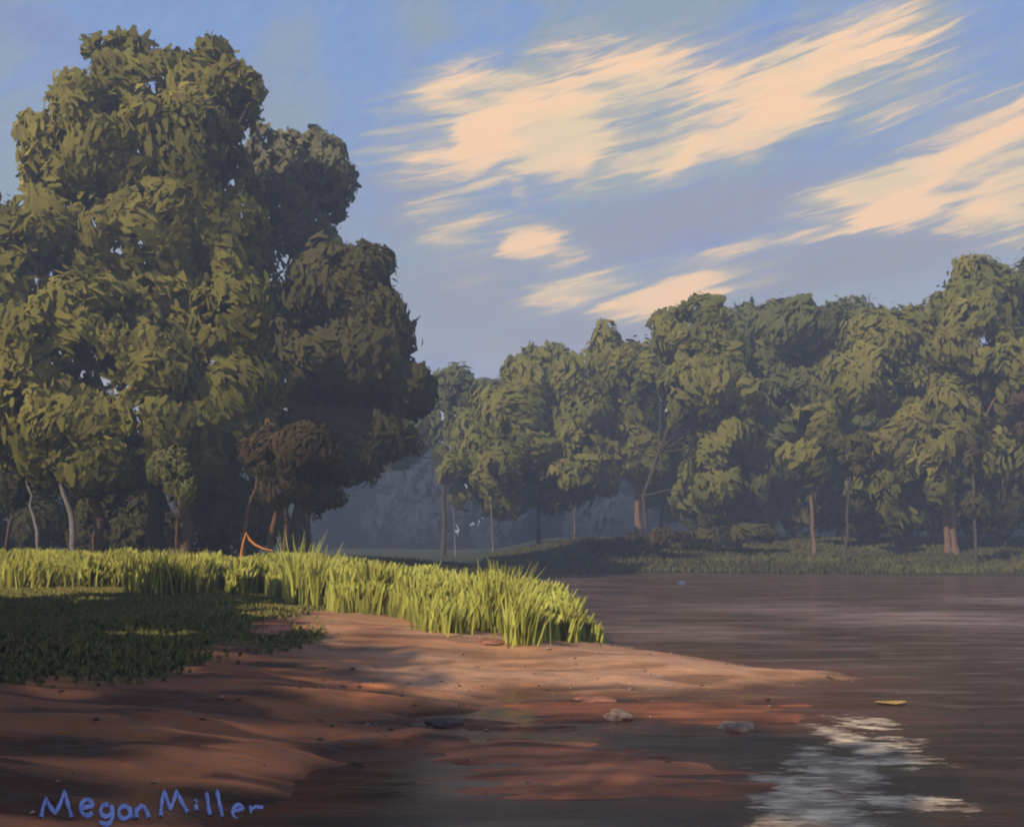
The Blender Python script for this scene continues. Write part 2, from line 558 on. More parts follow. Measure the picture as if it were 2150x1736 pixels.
qi = np.arange(300 * 300).reshape(300, 300)
qf = np.stack([qi[:-1, :-1].ravel(), qi[:-1, 1:].ravel(), qi[1:, 1:].ravel(), qi[1:, :-1].ravel()], 1)
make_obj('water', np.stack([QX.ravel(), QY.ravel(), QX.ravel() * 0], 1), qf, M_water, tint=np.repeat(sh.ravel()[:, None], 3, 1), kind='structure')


# ------------------------------------------------------------------ foliage
def see_through(t, p, at, amount):
    out = [n for n in t.t.nodes if n.type == 'OUTPUT_MATERIAL'][0]
    tr = t.n('ShaderNodeBsdfTranslucent')
    t.link(at.outputs[0], tr.inputs[0])
    mx = t.n('ShaderNodeMixShader')
    mx.inputs[0].default_value = amount
    t.link(p.outputs[0], mx.inputs[1])
    t.link(tr.outputs[0], mx.inputs[2])
    t.link(mx.outputs[0], out.inputs[0])


def leaf_build(t, p):
    at = t.n('ShaderNodeAttribute', attribute_name='tint')
    t.link(at.outputs[0], p.inputs['Base Color'])
    see_through(t, p, at, .48)
    p.inputs['Specular IOR Level'].default_value = .1
    p.inputs['Roughness'].default_value = .8
    t.link(t.n('ShaderNodeAttribute', attribute_name='soft_normal').outputs['Vector'], p.inputs['Normal'])


M_leaf = material('leaf', leaf_build, .7)


def bark_build(t, p):
    at = t.n('ShaderNodeAttribute', attribute_name='tint')
    tc = t.n('ShaderNodeTexCoord').outputs['Object']
    a, _ = t.noise(t.mapping(tc, scale=(6, 6, 1.3)), 3, 5, .65)
    c = t.mix(1.0, at.outputs[0], t.ramp(a, [(.3, (.5, .5, .5, 1)), (.7, (1.35, 1.3, 1.25, 1))]), 'MULTIPLY')
    t.link(c, p.inputs['Base Color'])
    bp = t.n('ShaderNodeBump')
    bp.inputs['Strength'].default_value = .7
    bp.inputs['Distance'].default_value = .05
    t.link(a, bp.inputs['Height'])
    t.link(bp.outputs[0], p.inputs['Normal'])


M_bark = material('bark', bark_build, .85)


def rand_unit(n):
    v = rng.normal(size=(n, 3))
    return v / np.linalg.norm(v, axis=1, keepdims=True)


def unit(v):
    return v / np.maximum(np.linalg.norm(v, axis=1, keepdims=True), 1e-9)


def leaf_mesh(pos, nrm, dirn, L, Wd, shade_n, tint):
    """pointed leaf sprays, bent along their length: 6 corners, 2 quads each"""
    n = len(pos)
    side = unit(np.cross(nrm, dirn))
    dirn = unit(np.cross(side, nrm))
    L = L[:, None]
    Wd = Wd[:, None]
    bend = (rng.uniform(.02, .22, (n, 1))) * L
    a = pos - dirn * L * .5 - nrm * bend
    c = pos + dirn * L * .5 - nrm * bend
    v = np.empty((n, 6, 3))
    v[:, 0] = a - side * Wd * .22
    v[:, 1] = a + side * Wd * .22
    v[:, 2] = pos + side * Wd * .5
    v[:, 3] = pos - side * Wd * .5
    v[:, 4] = c + side * Wd * .14
    v[:, 5] = c - side * Wd * .14
    b = np.arange(n)[:, None] * 6
    f = np.concatenate([b + np.array([3, 2, 1, 0]), b + np.array([5, 4, 2, 3])], 1).reshape(-1, 4)
    return v.reshape(-1, 3), f, np.repeat(tint, 6, 0), np.repeat(shade_n, 6, 0)


def crown_leaves(blobs, L, Wd, colors, cover=2.2, sub=9, subr=(.32, .56), keep=.55):
    """blobs: (centre xyz, rx, ry, rz). Every blob is broken into uneven sub-clumps; leaves sit on these."""
    C, R, KC, BC = [], [], [], []
    for bi, b in enumerate(blobs):
        c, r = np.array(b[0]), np.array(b[1:4])
        ns = int(sub)
        u = rand_unit(ns)
        for k in range(ns):
            fr = rng.uniform(*subr)
            C.append(c + u[k] * r * (.98 - fr * .8) * rng.uniform(.8, 1.12))
            R.append(r * fr * rng.uniform(.75, 1.2, 3) * np.array([1, 1, 1.25]))
            BC.append(c)
        C.append(c)
        R.append(r * .90)
        BC.append(c)
    C, R, BC = np.array(C), np.array(R), np.array(BC)
    m = len(C)
    ang = rng.normal(math.radians(-80), .7, m)
    FD = np.stack([np.cos(ang), rng.normal(0, .3, m), np.sin(ang)], 1)
    csh = rng.uniform(0, 1, m)
    cbr = rng.uniform(.90, 1.10, m)
    area = 4 * np.pi * (np.prod(R, 1) ** (2 / 3))
    cnt = (area * cover / (L * Wd * .62)).astype(int) + 5
    ids = np.repeat(np.arange(m), cnt)
    n = len(ids)
    u = rand_unit(n)
    rad = 1 - np.abs(rng.normal(0, .16, n)) + (rng.random(n) < .13) * rng.uniform(0, .34, n)
    # uneven density so that gaps open between sprays
    pos = C[ids] + u * R[ids] * rad[:, None]
    k1 = .55 / max(L, .3)
    pos = pos + u * ((vnoise(pos[:, 0] * k1 + 50, pos[:, 2] * k1 + pos[:, 1] * .3 + 50, 71) - .5) * L * 2.6)[:, None]
    ok = np.ones(n, bool)
    start = np.concatenate([[0], np.cumsum(cnt)])
    RM = R.max(1)
    for i in range(m):
        near = np.where((np.linalg.norm(C - C[i], axis=1) < RM + RM[i] * 1.3) & (np.arange(m) != i))[0]
        a, b = start[i], start[i + 1]
        if len(near):
            q = (pos[a:b, None, :] - C[near][None]) / R[near][None]
            ok[a:b] &= ~((q * q).sum(2) < keep).any(1)
    g = vnoise(pos[:, 0] / (L * 1.9) + 100, pos[:, 2] / (L * 1.9) + pos[:, 1] * .6 + 100, 77)
    ok &= (g > .10)
    pos, ids, u = pos[ok], ids[ok], u[ok]
    n = len(ids)
    nr = unit(u / R[ids])
    gn = unit(nr + rng.normal(0, .36, (n, 3)))
    sn = unit(nr * .26 + unit(pos - BC[ids]) * .70 + gn * .18 + np.array([-.15, -.25, .1]))
    dd = unit(FD[ids] + rng.normal(0, .30, (n, 3)))
    colors = np.array(colors)
    kk = len(colors) - 1
    low = vnoise(pos[:, 0] * .33 + 60, pos[:, 2] * .33 + pos[:, 1] * .2 + 60, 73) * .8 + vnoise(pos[:, 0] * .9 + 60, pos[:, 2] * .7 + 60, 74) * .35 - .08
    s = np.clip(low * .75 + csh[ids] * .25 + rng.normal(0, .07, n), 0, .999) * kk
    i0 = s.astype(int)
    fr = (s - i0)[:, None]
    tint = (colors[i0] * (1 - fr) + colors[np.minimum(i0 + 1, kk)] * fr) * (cbr[ids] * rng.uniform(.9, 1.1, n))[:, None]
    big = np.clip(np.exp(rng.normal(-.08, .34, n)), .4, 1.5) * np.where(rad[ok] > 1.08, .6, 1)
    return leaf_mesh(pos, gn, dd, L * big, Wd * big * rng.uniform(.7, 1.2, n), sn, tint)


def tube(path, radii, sides=7):
    path = np.array(path, float)
    n = len(path)
    vs, fs = [], []
    for i in range(n):
        t = path[min(i + 1, n - 1)] - path[max(i - 1, 0)]
        t /= np.linalg.norm(t) + 1e-9
        ref = np.array([0, 1, 0]) if abs(t[1]) < .8 else np.array([1, 0, 0])
        s = np.cross(t, ref)
        s /= np.linalg.norm(s)
        q = np.cross(t, s)
        for k in range(sides):
            a = 2 * math.pi * k / sides
            rr = radii[i] * (1 + .12 * math.sin(k * 2.3 + i * 1.7))
            vs.append(path[i] + (s * math.cos(a) + q * math.sin(a)) * rr)
    for i in range(n - 1):
        for k in range(sides):
            k2 = (k + 1) % sides
            fs.append((i * sides + k, i * sides + k2, (i + 1) * sides + k2, (i + 1) * sides + k))
    return np.array(vs), np.array(fs)


def limb_path(a, b, n=6, wob=.08):
    a, b = np.array(a, float), np.array(b, float)
    L = np.linalg.norm(b - a)
    out = []
    for i in range(n + 1):
        t = i / n
        p = a * (1 - t) + b * t
        if 0 < i < n:
            p = p + rng.normal(0, wob * L * .35, 3) * np.array([1, 1, .3])
        out.append(p)
    return out


def join(parts):
    vs, fs, o = [], [], 0
    for v, f in parts:
        vs.append(v)
        fs.append(f + o)
        o += len(v)
    return np.concatenate(vs), np.concatenate(fs)


def make_tree(name, label, trunks, blobs_px, Y, colors, bark, L, Wd, cover=2.2, sub=9, group=None, depth=.8, tr=None, limbs=True, keep=.55, cat='tree', subr=(.32, .56)):
    """trunks: list of pixel polylines [(dx,dy),...] bottom first; blobs_px: (dx, dy, rx, ry[, dY])"""
    t0 = trunks[0]
    bx = (t0[0][0] * K - 512) / F * Y
    bz = gh(bx, Y)
    base = np.array([bx, Y, bz])
    root = thing(name, label, cat, base, group)
    blobs = []
    for b in blobs_px:
        dy = b[4] if len(b) > 4 else rng.uniform(-1.5, 1.5)
        c = P(b[0], b[1], Y + dy)
        s = K / F * (Y + dy)
        rx, rz = b[2] * s * .94, b[3] * s * .94
        blobs.append((c - base, rx, min(rx, rz) * depth + .15 * max(rx, rz), rz))
    own = list(blobs)
    if len(own) >= 4:      # close the joints between neighbouring masses
        cc = np.array([b[0] for b in own])
        seen = set()
        for i in range(len(own)):
            for j in np.argsort(np.linalg.norm(cc - cc[i], axis=1))[1:3]:
                kx = (min(i, int(j)), max(i, int(j)))
                if kx in seen:
                    continue
                seen.add(kx)
                ra, rb_ = np.array(own[i][1:4]), np.array(own[kx[0] + kx[1] - i][1:4])
                rm = (ra + rb_) * .5 * .78
                blobs.append(((cc[kx[0]] + cc[kx[1]]) * .5 + np.array([0, -.25 * rm[1], 0]), *rm))
    v, f, tn, nn = crown_leaves(blobs, L, Wd, colors, cover * .85, sub, keep=keep, subr=subr)
    blobs = own
    parts = []
    for ti, t in enumerate(trunks):
        r0 = (tr[ti] if tr else .30)
        path = []
        for i, (dx, dy) in enumerate(t):
            p = P(dx, dy, Y) - base
            if i == 0:
                p[2] = gh(base[0] + p[0], Y) - bz - .25
            path.append(p)
        # densify
        pp = [path[0]]
        for a, b in zip(path[:-1], path[1:]):
            for k in range(1, 5):
                q = a + (b - a) * k / 4
                if k < 4:
                    q = q + rng.normal(0, .06, 3) * np.array([1, 1, 0])
                pp.append(q)
        rad = [r0 * (1.45 if i == 0 else 1.0) * (1 - .62 * i / (len(pp) - 1)) for i in range(len(pp))]
        parts.append(tube(pp, rad, 8))
        if limbs and ti == 0:
            for c, rx, ry, rz in blobs:
                st = pp[int(len(pp) * rng.uniform(.5, .95))]
                tgt = c + np.array([0, 0, -.1 * rz])
                parts.append(tube(limb_path(st, tgt, 6), np.linspace(r0 * .42, r0 * .10, 7), 5))
                for _ in range(3):
                    u = rand_unit(1)[0] * np.array([rx, ry, rz]) * .6
                    parts.append(tube(limb_path(tgt, c + u, 3), np.linspace(r0 * .12, .015, 4), 4))
    tv, tf = join(parts)
    make_obj('trunk', tv, tf, M_bark, root, tint=np.tile(np.array(bark), (len(tv), 1)), smooth=True)
    make_obj('crown', v, f, M_leaf, root, tint=tn, normals=nn)
    return root


OLIVE = [(.150, .138, .036), (.215, .195, .046), (.285, .250, .060), (.36, .315, .085)]
OLIVE_D = [(.11, .105, .034), (.15, .138, .042), (.19, .168, .052)]
GREYG = [(.16, .150, .080), (.20, .182, .098), (.24, .215, .118)]
DARKT = [(.092, .082, .034), (.122, .106, .042), (.152, .130, .052)]
BROWNT = [(.085, .062, .030), (.115, .080, .038), (.16, .108, .050)]
FARG = [(.165, .168, .046), (.22, .212, .052), (.28, .255, .060), (.24, .21, .066)]
FARD = [(.140, .148, .058), (.175, .178, .064), (.21, .205, .070)]
BK_D, BK_P, BK_O, BK_R = (.08, .06, .045), (.22, .19, .18), (.20, .12, .085), (.13, .075, .05)

G_L = 'big trees on the left bank'
# --- left bank
make_tree('broadleaf_tree', 'tallest tree on the left, broad olive crown with ragged top against the sky',
          [[(330, 1200), (322, 900), (320, 500)]],
          [(215, 108, 28, 26), (285, 98, 28, 22), (445, 120, 32, 24), (535, 190, 24, 30), (62, 262, 20, 26), (262, 165, 80, 70), (185, 215, 62, 75), (345, 190, 85, 75), (455, 190, 78, 80), (500, 205, 50, 60), (125, 310, 65, 65), (230, 320, 130, 120),
           (400, 320, 140, 120), (150, 450, 110, 130), (320, 480, 160, 130), (470, 450, 100, 130), (260, 640, 150, 120),
           (400, 640, 130, 120), (500, 560, 80, 90), (80, 430, 50, 70), (60, 560, 90, 100)],
          46, OLIVE, BK_D, .68, .30, sub=11, group=G_L, tr=[.45])
make_tree('broadleaf_tree', 'grey-green tree with two rounded tops, right behind the tallest left tree',
          [[(640, 1200), (645, 800), (640, 450)]],
          [(565, 330, 60, 60), (665, 340, 60, 75), (690, 400, 55, 90), (610, 440, 90, 90), (660, 530, 80, 80), (560, 520, 70, 100), (620, 660, 80, 90)],
          54, GREYG, BK_D, .70, .32, sub=11, group=G_L, tr=[.35])
make_tree('broadleaf_tree', 'dark rounded tree ending the left group on the right, beside the blue gap',
          [[(610, 1200), (640, 1000), (700, 750)]],
          [(760, 590, 80, 85, 0), (690, 630, 105, 115, 0), (800, 690, 85, 105, 0), (740, 760, 140, 130, 0), (825, 800, 75, 85, 0), (620, 760, 110, 120, 0),
           (775, 890, 95, 90, 0), (700, 920, 110, 100, 0), (590, 900, 90, 95, 0), (870, 820, 45, 65, 0), (770, 660, 90, 110, 0)],
          48, DARKT, BK_D, .68, .32, cover=2.6, sub=12, group=G_L, tr=[.38])
make_tree('broadleaf_tree', 'wide leaning tree with hanging olive foliage on the far left, lit from the left',
          [[(210, 1185), (200, 1050), (190, 870), (220, 700)]],
          [(70, 720, 110, 110), (180, 700, 130, 120), (300, 760, 130, 110), (90, 860, 120, 100), (200, 880, 110, 110), (330, 880, 110, 90),
           (170, 980, 85, 65), (60, 960, 70, 80), (260, 960, 80, 70), (110, 930, 90, 80)],
          42, OLIVE, BK_R, .62, .28, sub=11, group=G_L, tr=[.26])
make_tree('broadleaf_tree', 'brown-stemmed tree with mid olive leaves at the centre of the left group',
          [[(393, 1195), (392, 1080), (385, 1000), (420, 800)]],
          [(430, 740, 110, 90), (510, 650, 60, 80), (420, 850, 120, 90), (520, 800, 70, 80), (480, 930, 90, 80), (400, 950, 70, 60), (540, 920, 70, 90), (470, 840, 110, 100)],
          43, OLIVE[:3], BK_R, .64, .30, group=G_L, tr=[.30])
make_tree('broadleaf_tree', 'shadowy dark tree cut by the left edge of the picture',
          [[(-40, 1200), (-40, 900), (-30, 600)]],
          [(0, 480, 60, 90), (-60, 560, 110, 130), (10, 620, 60, 90), (-80, 760, 120, 150), (-40, 960, 120, 120), (-140, 500, 110, 140)],
          50, DARKT, BK_D, .7, .34, group=G_L, tr=[.35])
make_tree('broadleaf_tree', 'small rust-brown tree at the foot of the dark tree, next to the blue gap',
          [[(560, 1180), (575, 1100), (610, 1000)], [(500, 1180), (520, 1090), (540, 1000)], [(600, 1185), (602, 1090), (615, 1010)]],
          [(640, 940, 75, 70), (680, 990, 55, 60), (600, 1010, 60, 55), (560, 950, 60, 60), (660, 1040, 50, 30)],
          38, BROWNT, BK_R, .34, .15, group=G_L, tr=[.16, .13, .12])
make_tree('sapling', 'young pale-green sapling with a slanting crown under the left trees',
          [[(372, 1190), (372, 1100), (368, 1010)]],
          [(335, 975, 22, 30), (360, 1010, 24, 34), (395, 1020, 26, 30), (380, 960, 16, 24)],
          36, [(.17, .17, .06), (.28, .26, .10)], BK_R, .26, .10, tr=[.07])


def bare_trunk(label, pts, Y, bark, r, top=None, group='slender trunks under the left trees', colors=DARKT):
    top = top or [(pts[-1][0], pts[-1][1] - 30, 55, 60), (pts[-1][0] + 25, pts[-1][1] - 90, 60, 60)]
    return make_tree('slender_tree', label, [pts], top, Y, colors, bark, .42, .18, cover=1.8, sub=6, group=group, tr=[r])


bare_trunk('slender tree with a silvery crooked stem, second stem from the left edge', [(165, 1170), (150, 1080), (128, 990), (112, 930)], 41, BK_P, .15, colors=OLIVE)
bare_trunk('slender tree with a thin grey stem, nearest to the left edge', [(90, 1170), (70, 1080), (55, 1000), (25, 920)], 43, BK_P, .10, colors=OLIVE_D)
bare_trunk('thin dark stem leaning left at the left edge', [(5, 1150), (20, 1100), (42, 1030)], 44, BK_R, .08, colors=DARKT)


def make_bush(label, blobs_px, Y, colors, L=.4, Wd=.2, cover=1.8, group=None, name='bush'):
    b0 = blobs_px[0]
    return make_tree(name, label, [[(b0[0], 1190), (b0[0], b0[1])]], blobs_px, Y, colors, BK_D, L, Wd, cover=cover, sub=7, group=group, tr=[.06], cat='bush')


UG = 'dark undergrowth behind the left trunks'
make_bush('dark undergrowth between the left edge and the silvery stem', [(20, 1110, 90, 80), (90, 1080, 80, 80), (-60, 1080, 90, 90), (40, 1030, 60, 60)], 52, DARKT, .5, .24, group=UG)
make_bush('dark undergrowth between the silvery stem and the pale sapling', [(200, 1110, 80, 70), (280, 1090, 80, 80), (240, 1040, 70, 60), (330, 1120, 60, 60)], 51, DARKT, .5, .24, group=UG)
make_bush('dark undergrowth right of the pale sapling', [(430, 1100, 70, 80), (500, 1090, 70, 80), (560, 1110, 50, 60), (470, 1030, 70, 60)], 50, DARKT, .5, .24, group=UG)

# --- far bank
G_R = 'trees along the far bank'


def far_tree(label, trunk, blobs, Y, colors, bark=BK_D, r=.22, L=.86, Wd=.40, cover=2.2, sub=10, depth=.8, group=G_R):
    return make_tree('broadleaf_tree', label, trunk if isinstance(trunk[0], list) else [trunk], blobs, Y, colors, bark, L, Wd, cover=cover, sub=sub, group=group, depth=depth, tr=[r] + [r * .7] * 4)


far_tree('low dim tree filling the dip between the left group and the far bank trees', [(930, 1150), (935, 1000), (940, 850)],
         [(960, 830, 70, 55), (900, 870, 70, 70), (1010, 850, 70, 60), (960, 920, 80, 60), (880, 910, 60, 55), (820, 890, 60, 55), (1030, 930, 60, 60), (850, 950, 40, 40)], 92, FARD, r=.25)
far_tree('rounded olive tree at the left end of the far bank row, two humps on top', [(1340, 1120), (1335, 1010), (1290, 860)],
         [(1270, 755, 80, 65), (1150, 790, 90, 70), (1340, 800, 60, 80), (1080, 860, 80, 80), (1200, 880, 120, 90), (1330, 900, 70, 80),
          (1110, 960, 90, 70), (1000, 960, 60, 70), (1250, 980, 90, 60), (1040, 1040, 60, 45), (1150, 1030, 80, 50), (1340, 960, 70, 50)], 86, FARG, BK_O, r=.34)
far_tree('far bank tree with a small tuft sticking out on its left top', [(1362, 1130), (1350, 1040), (1420, 860)],
         [(1385, 668, 28, 18), (1480, 665, 55, 50), (1440, 730, 60, 50), (1510, 740, 70, 80), (1450, 820, 80, 80), (1500, 920, 70, 80), (1540, 830, 60, 90), (1510, 1010, 55, 50)], 76, FARG, BK_D, r=.20)
far_tree('flat-topped dull green tree in the middle of the far bank row', [(1627, 1100), (1628, 1010), (1650, 850)],
         [(1620, 690, 70, 70), (1690, 700, 85, 75), (1760, 720, 60, 80), (1640, 800, 90, 80), (1720, 830, 90, 80), (1590, 880, 70, 80), (1640, 950, 80, 70), (1580, 1010, 50, 45), (1690, 950, 50, 50)], 78, FARD, BK_D, r=.20)
far_tree('yellow-green tree with low sweeping foliage, right of the orange stem', [(1880, 1120), (1870, 1000), (1860, 850)],
         [(1850, 720, 80, 75), (1930, 730, 60, 80), (1810, 800, 70, 80), (1890, 830, 90, 90), (1880, 930, 80, 80), (1860, 1020, 65, 70), (1900, 1070, 50, 50), (1960, 850, 60, 70)], 74, FARG, BK_D, r=.22)
far_tree('highest tree of the far bank, knobbly top near the right edge', [[(2005, 1115), (1998, 1040), (2040, 850)], [(1990, 1112), (1982, 1030), (1990, 930)]],
         [(2050, 590, 60, 55), (2010, 640, 60, 60), (2100, 650, 80, 80), (2030, 730, 90, 80), (2130, 780, 90, 90), (2000, 850, 70, 80), (2080, 880, 90, 80), (1990, 960, 60, 60), (2110, 970, 60, 60), (1960, 1000, 40, 50)], 70, FARG, BK_O, r=.34)
far_tree('large tree beyond the right edge of the far bank row', [(2260, 1120), (2260, 950), (2250, 800)],
         [(2200, 620, 90, 80), (2280, 560, 110, 100), (2240, 740, 120, 110), (2340, 800, 130, 140), (2230, 900, 100, 90)], 72, FARD, r=.35)
far_tree('orange-stemmed slim tree standing left of the small dark tree', [(1710, 1110), (1703, 1050), (1705, 960), (1700, 880)],
         [(1700, 890, 50, 60), (1740, 860, 50, 50), (1690, 960, 50, 50)], 71, FARG, BK_O, r=.15, sub=6)
far_tree('small dark tree with a flat clumpy crown under the far bank row', [(1775, 1110), (1782, 1040), (1790, 950)],
         [(1765, 930, 30, 22), (1805, 930, 30, 25), (1790, 960, 35, 28), (1800, 990, 20, 20)], 65, DARKT, r=.12, L=.4, Wd=.2, sub=6)
far_tree('dark evergreen with a pointed top near the right edge', [(2048, 1120), (2045, 1040), (2045, 930)],
         [(2046, 935, 8, 22), (2045, 975, 18, 25), (2047, 1015, 28, 30), (2047, 1060, 36, 34), (2050, 1090, 38, 30)], 63, DARKT, BK_D, r=.12, L=.4, Wd=.2, sub=6)
far_tree('dark brown leafy tree poking in at the right edge', [(2170, 1120), (2165, 1000), (2160, 880)],
         [(2145, 845, 26, 28), (2175, 870, 40, 45), (2150, 900, 22, 22)], 66, BROWNT, r=.14, L=.4, Wd=.2, sub=6)
far_tree('thin grey stem with sparse leaves, left of the thick orange trunk', [(1207, 1145), (1206, 1110), (1208, 1000)],
         [(1208, 1010, 45, 30), (1180, 990, 40, 25)], 82, FARG, BK_O, r=.10, sub=5)
far_tree('thin pale stem in front of the blue gap, left part of the far bank', [(1032, 1150), (1032, 1060), (1034, 960)],
         [(1034, 975, 40, 35), (1015, 1010, 30, 25)], 80, FARG, BK_P, r=.06, sub=5)
far_tree('thinnest sapling at the left end of the far bank, over the blue gap', [(958, 1150), (950, 1060), (940, 990)],
         [(945, 985, 35, 35), (965, 1030, 25, 30)], 84, FARG, BK_P, r=.06, sub=5)

DB = 'dark bushes on the far bank'
make_bush('dark bush at the foot of the small flat-crowned tree', [(1770, 1070, 60, 40), (1720, 1090, 50, 25), (1820, 1060, 45, 40)], 74, DARKT, .5, .26, group=DB)
make_bush('dark bush between the sweeping foliage and the thick orange trunks', [(1950, 1070, 45, 45), (1985, 1085, 40, 35)], 76, DARKT, .5, .26, group=DB)
make_bush('dark bush filling the right edge under the trees', [(2110, 1030, 50, 80), (2150, 1000, 50, 90), (2100, 1090, 60, 35), (2190, 1050, 60, 80)], 73, DARKT, .5, .26, group=DB)
make_bush('low brown bush on the bank below the orange trunk', [(1330, 1140, 60, 16), (1270, 1145, 50, 14), (1400, 1130, 50, 18)], 69, BROWNT, .4, .2, group=DB)
make_bush('low olive bush on the middle of the far bank', [(1500, 1125, 70, 22), (1580, 1120, 60, 22), (1440, 1135, 50, 18)], 71, OLIVE_D, .4, .2, group=DB)

# shrubs that close the canopy down to the bank
SK = 'tall shrubs under the far bank row'
for lab, bl in [('tall shrub under the tufted tree, right of the thick orange trunk', [(1470, 1040, 60, 70), (1520, 1060, 60, 60), (1500, 960, 60, 60)]),
                ('tall shrub under the flat-topped tree', [(1590, 1030, 70, 75), (1650, 1050, 55, 50), (1570, 1080, 50, 40)]),
                ('tall shrub right of the orange slim stem', [(1830, 1040, 60, 90), (1880, 1070, 60, 60), (1840, 960, 60, 60)]),
                ('tall shrub between the sweeping foliage and the pointed evergreen', [(1925, 990, 50, 70), (1960, 1010, 40, 60)])]:
    make_tree('tall_shrub', lab, [[(bl[0][0], 1130), (bl[0][0], 1060)]], [(a, b, c, d, 0) for a, b, c, d in bl], 80, FARG[:3], BK_D, .95, .48, cover=2.0, sub=8, group=SK, tr=[.08], cat='shrub')

# second row, filling the skyline behind the first
G_B = 'dull trees standing behind the far bank row'
for lab, dx, tops in [('dull tree seen between the two-humped tree and the tufted tree', 1390, [(1390, 790), (1340, 880), (1440, 900)]),
                      ('dull tree seen between the tufted tree and the flat-topped tree', 1560, [(1550, 720), (1590, 820), (1530, 900)]),
                      ('dull tree seen right of the flat-topped tree', 1760, [(1790, 715), (1740, 800), (1800, 890)]),
                      ('dull tree seen left of the highest far bank tree', 1960, [(1950, 700), (1990, 780), (1930, 860)]),
                      ('dull tree behind the left end of the far bank row', 1130, [(1140, 830), (1090, 900), (1190, 920)])]:
    far_tree(lab, [(dx, 1115), (dx, 1000), (dx, 880)], [(x, y, 95, 90, 0) for x, y in tops] + [(dx, 960, 85, 70, 0), (dx + 20, 1030, 80, 55, 0)], 92, FARD, r=.2, L=.9, Wd=.42, group=G_B)

# far-off wood behind everything, seen through haze, with blue air also painted into its leaf tint
rb = []
for i in range(62):
    x = -80 + i * 3.9
    Yf = 150 + rng.uniform(-12, 12)
    top = 18 + 4 * math.sin(i * .55) + rng.uniform(-3, 3)
    rb.append((np.array([x, Yf, top * .62]), 6.5, 4, top * .40))
    rb.append((np.array([x + rng.uniform(-2, 2), Yf - 3, top * .25]), 6, 4, top * .32))
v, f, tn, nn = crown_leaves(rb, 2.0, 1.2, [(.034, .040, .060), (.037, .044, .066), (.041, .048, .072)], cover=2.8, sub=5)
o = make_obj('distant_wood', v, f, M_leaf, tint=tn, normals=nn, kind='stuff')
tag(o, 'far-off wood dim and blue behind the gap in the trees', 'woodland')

# trees standing left of and behind the viewer, whose shade lies over the foreground
SH = 'trees beside the viewer that shade the foreground'


rng = np.random.default_rng(21)


def shade_tree(label, x, y, top, r):
    root = thing('broadleaf_tree', label, 'tree', (x, y, gh(x, y)), SH)
    bl = []
    for k in range(15):
        a = k * 2.4 + rng.uniform(-.4, .4)
        rr = r * rng.uniform(.2, .65)
        bl.append((np.array([math.cos(a) * rr, math.sin(a) * rr, top * rng.uniform(.38, .86)]), r * .5, r * .5, top * .13))
    v, f, tn, nn = crown_leaves(bl, .8, .4, OLIVE_D, cover=1.0, sub=6)
    make_obj('crown', v, f, M_leaf, root, tint=tn, normals=nn)
    tv, tf = join([tube(limb_path((0, 0, -.2), (0, 0, top * .7), 6, .03), np.linspace(.4, .12, 7), 8)] +
                  [tube(limb_path((0, 0, top * .4), b[0], 5), np.linspace(.15, .04, 6), 5) for b in bl])
    make_obj('trunk', tv, tf, M_bark, root, tint=np.tile(np.array(BK_D), (len(tv), 1)), smooth=True)


shade_tree('tree beyond the left edge that shades the near grass', -14.4, 11.0, 8.5, 4.8)
shade_tree('smallest tree beyond the left edge, beside the meadow', -15.0, 16.5, 7.5, 4.8)
shade_tree('tall tree left of the viewer nearest the water', -13.6, -6.0, 15.5, 5.2)
shade_tree('broad tree behind and left of the viewer', -17.2, -2.6, 15, 5.8)
shade_tree('low tree left of the viewer at the edge of the meadow', -13.5, 5.5, 9.0, 4.4)


# ------------------------------------------------------------------ grass
def blades(X, Y, hgt, wid, colors, lean=.25, hue=None):
    n = len(X)
    Z = height(X, Y) - .02
    a = rng.uniform(0, 2 * np.pi, n)
    side = np.stack([np.cos(a), np.sin(a), np.zeros(n)], 1)
    la = rng.uniform(0, 2 * np.pi, n)
    ld = np.stack([np.cos(la) + .35, np.sin(la), np.zeros(n)], 1) * lean * rng.uniform(.2, 1.2, (n, 1))
    b = np.stack([X, Y, Z], 1)
    hh = hgt[:, None]
    m = b + np.array([0, 0, .55]) * hh + ld * hh * .35
    t = b + np.array([0, 0, 1.0]) * hh + ld * hh
    wv = wid[:, None]
    v = np.empty((n, 6, 3))
    v[:, 0], v[:, 1] = b - side * wv * .5, b + side * wv * .5
    v[:, 2], v[:, 3] = m + side * wv * .45, m - side * wv * .45
    v[:, 4], v[:, 5] = t + side * wv * .08, t - side * wv * .08
    q = np.arange(n)[:, None] * 6
    f = np.concatenate([q + np.array([0, 1, 2, 3]), q + np.array([3, 2, 4, 5])], 1).reshape(-1, 4)
    colors = np.array(colors)
    kk = len(colors) - 1
    if hue is None:
        hue = rng.random(n)
    s = np.clip(hue + rng.normal(0, .12, n), 0, .999) * kk
    i0 = s.astype(int)
    fr = (s - i0)[:, None]
    c = (colors[i0] * (1 - fr) + colors[np.minimum(i0 + 1, kk)] * fr) * rng.uniform(.8, 1.2, (n, 1))
    nn = np.tile(unit(np.array([[-.35, -.45, .8]])), (n, 1)) + rng.normal(0, .12, (n, 3))
    return v.reshape(-1, 3), f, np.repeat(c, 6, 0), np.repeat(unit(nn), 6, 0)


def grass_build(t, p):
    at = t.n('ShaderNodeAttribute', attribute_name='tint')
    t.link(at.outputs[0], p.inputs['Base Color'])
    see_through(t, p, at, .40)
    p.inputs['Specular IOR Level'].default_value = .1
    t.link(t.n('ShaderNodeAttribute', attribute_name='soft_normal').outputs['Vector'], p.inputs['Normal'])


M_grass = material('grass_blade', grass_build, .65)
